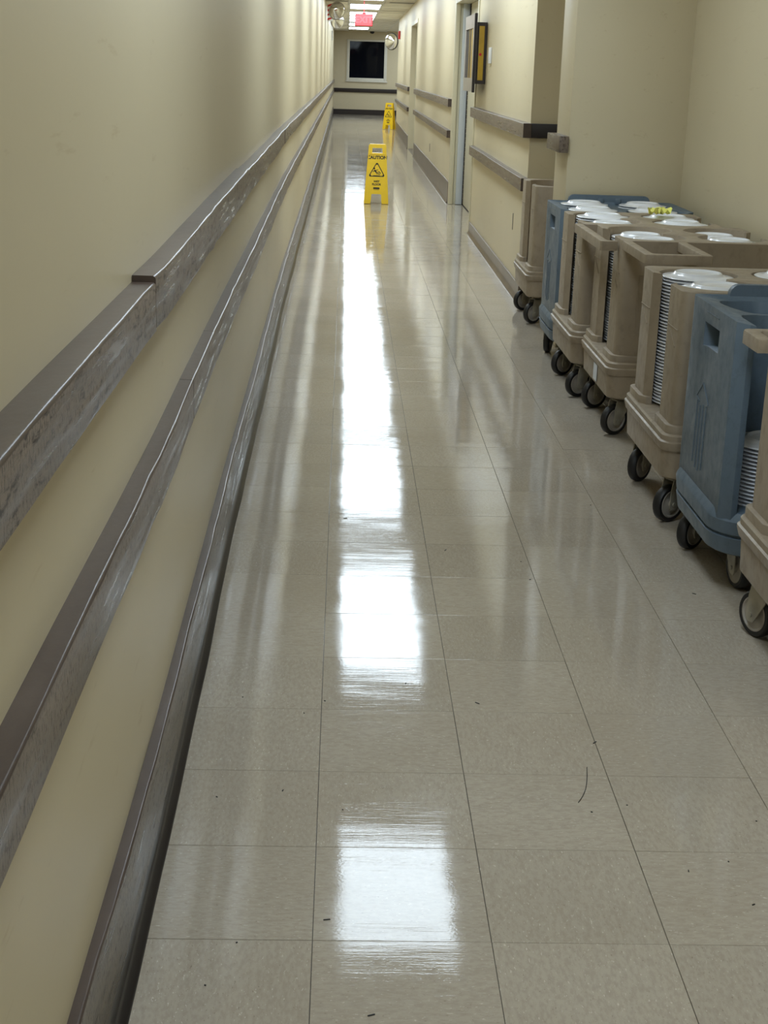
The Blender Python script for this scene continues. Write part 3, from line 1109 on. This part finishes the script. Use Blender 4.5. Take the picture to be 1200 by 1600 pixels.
SH, SWB, SWT = .638, .272, .188
def sign_meshes():
    def hx(z):
        return SWB / 2 + (SWT / 2 - SWB / 2) * z / SH
    out = [(-hx(0), 0), (-hx(0) + .07, 0), (-hx(0) + .078, .02), (-.055, .095), (-.045, .105), (.045, .105), (.055, .095), (hx(0) - .078, .02), (hx(0) - .07, 0), (hx(0), 0), (hx(SH - .015), SH - .015), (hx(SH) - .012, SH), (-hx(SH) + .012, SH), (-hx(SH - .015), SH - .015)]
    hole = [(-.058, SH - .095), (.058, SH - .095), (.054, SH - .04), (-.054, SH - .04)]
    t = .011
    m = MB().prism(out, -t, t, [hole], axes=lambda a, b_, c: (a, c, b_))
    for s in (-1, 1):
        m.add([(s * (hx(0) - .008), -t - .007, .0), (s * hx(0), -t - .007, .0), (s * hx(SH), -t - .007, SH - .03), (s * (hx(SH) - .008), -t - .007, SH - .03),
               (s * (hx(0) - .008), -t, .0), (s * hx(0), -t, .0), (s * hx(SH), -t, SH - .03), (s * (hx(SH) - .008), -t, SH - .03)],
              [(0, 1, 2, 3), (4, 5, 6, 7), (0, 1, 5, 4), (1, 2, 6, 5), (2, 3, 7, 6), (3, 0, 4, 7)])
    m.box(-hx(.53) + .01, hx(.53) - .01, -t - .006, -t, .528, .534)
    D = {'panel': m.me('sign_panel', M_YEL, 30)}
    f = MB()
    y0, y1 = -t - .0015, -t + .0005
    axes = lambda a, b_, c: (a, c, b_)
    def tri(r, cz):
        P = []
        for k in range(3):
            a = math.radians(90 + 120 * k)
            c = Vector((r * math.cos(a), cz + r * math.sin(a)))
            for d in (-40, -20, 0, 20, 40):
                P.append((c.x + .016 * math.cos(a + math.radians(d)), c.y + .016 * math.sin(a + math.radians(d))))
        return P
    cz = .345
    f.prism(tri(.078, cz), y0, y1, [tri(.060, cz)], axes=axes)
    # slipping figure
    f.prism([(-.028 + .010 * math.cos(2 * PI * i / 10), cz + .034 + .010 * math.sin(2 * PI * i / 10)) for i in range(10)], y0, y1, axes=axes)
    f.prism([(-.028, cz + .022), (-.016, cz + .018), (.002, cz - .006), (-.008, cz - .014), (-.03, cz + .008)], y0, y1, axes=axes)
    f.prism([(-.008, cz - .014), (.002, cz - .006), (.026, cz + .004), (.046, cz - .016), (.040, cz - .021), (.024, cz - .006)], y0, y1, axes=axes)
    f.prism([(-.008, cz - .014), (.000, cz - .018), (.026, cz - .018), (.036, cz - .030), (.028, cz - .032), (.022, cz - .026), (-.004, cz - .026)], y0, y1, axes=axes)
    f.prism([(-.02, cz + .014), (-.012, cz + .016), (.012, cz + .024), (.012, cz + .018), (-.01, cz + .008)], y0, y1, axes=axes)
    f.prism([(-.03, cz + .014), (-.026, cz + .006), (-.042, cz - .006), (-.046, cz - .0)], y0, y1, axes=axes)
    f.prism([(-.04, cz - .044), (.036, cz - .044), (.036, cz - .040), (-.04, cz - .040)], y0, y1, axes=axes)
    f.prism([(-.034, .158), (.034, .158), (.034, .176), (-.034, .176)], y0, y1, axes=axes)
    f.prism([(-.03, .149), (.03, .149), (.03, .153), (-.03, .153)], y0, y1, axes=axes)
    D['print'] = f.me('warning_print', M_BLACK, None)
    D['t1'] = text_mesh('CAUTION', .048, M_BLACK)
    D['t2'] = text_mesh('WET', .030, M_BLACK)
    D['t3'] = text_mesh('FLOOR', .030, M_BLACK)
    return D
SG = sign_meshes()
def caution_sign(x, y, rz, label):
    e = empty('caution_sign', (x, y, 0), rz)
    tag(e, label, 'sign', 'yellow wet floor signs')
    lean = math.radians(8)
    sp = .115
    for s, r in ((-1, 0), (1, PI)):
        p = obj('sign_panel', SG['panel'], e, (0, s * sp, .003), (0, 0, 0))
        p.rotation_euler = (-lean if s < 0 else -lean, 0, r)
        obj('warning_print', SG['print'], p)['kind'] = 'stuff'
        for nm, z in (('t1', .495), ('t2', .238), ('t3', .207)):
            obj('lettering', SG[nm], p, (0, -.0118, z), (PI / 2, 0, 0))
    return e
caution_sign(.358, 16.13, -.03, 'nearer yellow caution wet floor sign standing mid corridor')
caution_sign(1.095, 37.0, -.32, 'farther yellow caution wet floor sign half hidden at the wall corner')

# ------------------------------------------------------------------ wall items
cab = empty('extinguisher_cabinet', (1.16, 12.88, 1.57))
tag(cab, 'brown framed wall cabinet with amber side panel beside the doorway', 'cabinet')
m = MB().box(-.085, -.002, -.42, .42, -.245, .245)
obj('cabinet_box', m.me('cabinet_box', M_BROWN), cab)
m = MB().box(-.066, -.022, -.4235, -.42, -.215, .215)
o = obj('side_panel', m.me('side_panel', M_GOLD), cab)
obj('red_mark', MB().lathe([(.012, -.4265), (.012, -.4235)], 12, 'y', (-.05, 0, -.01)).me('red_mark', M_RED), cab)
m = MB()
for a in ((-.45, .45, -.31, -.2), (-.45, .45, .2, .31), (-.45, -.36, -.2, .2), (.36, .45, -.2, .2)):
    m.box(-.112, -.086, a[0], a[1], a[2], a[3])
obj('front_frame', m.me('front_frame', M_ALU), cab)
m = MB().box(-.1, -.087, -.36, .36, -.2, .2)
obj('front_pane', m.me('front_pane', M_BROWN), cab)
m = MB().box(-.103, -.098, -.3, -.1, -.2, .2).box(-.103, -.098, .05, .09, -.2, .2)
obj('glazing_bar', m.me('glazing_bar', M_GOLD), cab)
m = MB().box(-.11, -.088, -.456, -.45, -.315, .315)
obj('frame_edge', m.me('frame_edge', M_BLACKEND), cab)

o = obj('light_switch', MB().box(-.018, 0, -.055, .055, -.062, .062, bev=.003).me('light_switch', M_WHITE), None, (1.161, 12.05, 1.55))
tag(o, 'small white wall box beside the brown framed cabinet', 'switch')
o = obj('wall_slot', MB().box(-.0015, .001, -.012, .012, -.055, .055).me('wall_slot', M_BLACKEND), None, (XR(9.87) - .0002, 9.87, .452))
tag(o, 'thin dark vertical slot low on the right wall by the niche', 'outlet')
o = obj('wall_slot', MB().box(-.003, .001, -.03, .03, -.055, .055, bev=.001).me('outlet_plate', M_VINYL), None, (XR(20.5) - .0005, 20.5, .40))
tag(o, 'small outlet plate on the right wall between the two doors', 'outlet')

# exit sign
ex = empty('exit_sign', (.285, 26.5, 2.24))
tag(ex, 'lit red exit sign hanging from the ceiling', 'sign')
obj('sign_box', MB().box(-.155, .155, -.02, .02, -.1, .1, bev=.006).me('sign_box', M_RED), ex)
obj('lit_face', MB().box(-.145, .145, -.024, -.0195, -.09, .09).me('lit_face', M_EXIT), ex)
obj('lettering', text_mesh('EXIT', .15, M_EXITL, .001), ex, (0, -.0255, 0), (PI / 2, 0, 0))
obj('stem', MB().box(-.03, .03, -.012, .012, .1, .13).box(-.008, .008, -.008, .008, .13, CEIL - 2.24).me('stem', M_RED), ex)

for lx, ly, wh in ((2.05, 46.8, 'nearest the end wall'), (3.3, 46.8, 'deeper in the passage'), (2.1, 41.5, 'nearest the corridor')):  # added unseen panels that wash the end wall with light
  e = empty('ceiling_light', (lx, ly, CEIL))
  tag(e, 'unseen light panel added in the side passage to brighten end wall, ' + wh, 'ceiling light', 'ceiling light panels')
  obj('light_frame', lm[1.10][0], e)
  obj('diffuser', lm[1.10][1], e)

# convex mirrors
def dome(name, x, y, z, r, d, rot, label, rimm):
    e = empty(name, (x, y, z))
    e.rotation_euler = rot
    tag(e, label, 'mirror')
    pr = [(r * math.cos(math.radians(a)), d * math.sin(math.radians(a))) for a in (0, 15, 30, 45, 60, 75, 86)]
    obj('mirror_face', MB().lathe(pr, 28, 'y').xf(Matrix.Scale(-1, 4, (0, 1, 0))).me('mirror_face', M_MIRROR, 60), e)
    obj('rim', MB().lathe([(r, -.008), (r + .012, -.008), (r + .012, .012), (r, .012)], 28, 'y', close=True).me('rim', rimm, 40), e)
    obj('back_shell', MB().lathe([(r, .01), (r * .7, .05), (.03, .07)], 20, 'y').me('back_shell', M_WHITE, 40), e)
    obj('bracket', MB().box(-.015, .015, .06, .2, -.015, .015).me('bracket', M_RED), e)
dome('convex_mirror', 1.06, 35.75, 2.07, .185, .12, (0, 0, -.75), 'convex safety mirror on the right wall corner near the window', M_BLACK)
dome('convex_mirror', -.20, 27.6, 2.42, .15, .09, (.25, 0, .5), 'upper convex mirror high on the left wall under the ceiling', M_ALU)
dome('convex_mirror', -.22, 33.0, 2.40, .15, .09, (.25, 0, .5), 'lower looking convex mirror farther along the left wall', M_ALU)
o = obj('fire_alarm', MB().box(-.05, 0, -.06, .06, -.09, .09, bev=.006).me('fire_alarm', M_RED), None, (XR(34.9) - .001, 34.9, 2.2))
tag(o, 'red fire alarm on the far right wall near the mirror', 'alarm')
# striped sign on left wall
e = empty('hazard_sign', (-.375, 28.6, 2.42))
tag(e, 'red and white striped sign projecting from the left wall', 'sign')
obj('sign_plate', MB().box(-.01, .10, -.006, .006, -.15, .15).me('sign_plate', M_WHITE), e)
for k in range(4):
    z = -.14 + k * .08
    m = MB().prism([(-.008, z), (.098, z + .04), (.098, z + .075), (-.008, z + .035)], -.008, -.006, axes=lambda a, b_, c: (a, c, b_))
    obj('red_stripe', m.me('red_stripe', M_RED), e)
o = obj('camera_dome', MB().lathe([(.075, .0), (.07, -.03), (.05, -.06), (.02, -.072)], 20, 'z').me('camera_dome', M_BLACK, 50), None, (.79, END - .35, CEIL - .004))
tag(o, 'small dark security camera dome on the ceiling above the window', 'camera')
o = obj('wall_box', MB().box(0, .03, -.05, .05, -.12, .12, bev=.004).me('wall_box', M_WHITE), None, (XL(40) + .001, 40, 2.25))
tag(o, 'small white box high on the far left wall', 'box')

# ------------------------------------------------------------------ floor litter
pts = []
for i in range(14):
    u = i / 13
    pts.append((.503 + .042 * u + .004 * math.sin(3 * u), 2.586 + .155 * u + .016 * math.sin(PI * u) * -1, .0012))
o = obj('thread', MB().tube(pts, .0008, 6).me('thread', M_BLACK, 60))
tag(o, 'thin dark curved thread lying on the floor tiles', 'thread')
m = MB()
rn = random.Random(11)
for i in range(26):
    x, y = rn.uniform(-.25, 1.05), 1.8 + rn.random() ** 1.5 * 3.0
    a = rn.uniform(0, 6)
    L_ = rn.choice((.0015, .002, .003, .006))
    wv = .0009
    c, s = math.cos(a), math.sin(a)
    vs = []
    for z in (.0003, .0018):
        vs += [(x + c * L_ - s * wv, y + s * L_ + c * wv, z), (x - c * L_ - s * wv, y - s * L_ + c * wv, z), (x - c * L_ + s * wv, y - s * L_ - c * wv, z), (x + c * L_ + s * wv, y + s * L_ - c * wv, z)]
    m.add(vs, [(3, 2, 1, 0), (4, 5, 6, 7), (0, 1, 5, 4), (1, 2, 6, 5), (2, 3, 7, 6), (3, 0, 4, 7)])
o = obj('crumbs', m.me('crumbs', M_BLACK, None))
tag(o, 'tiny dark crumbs and grit scattered over the near floor tiles', 'crumbs', None, 'stuff')
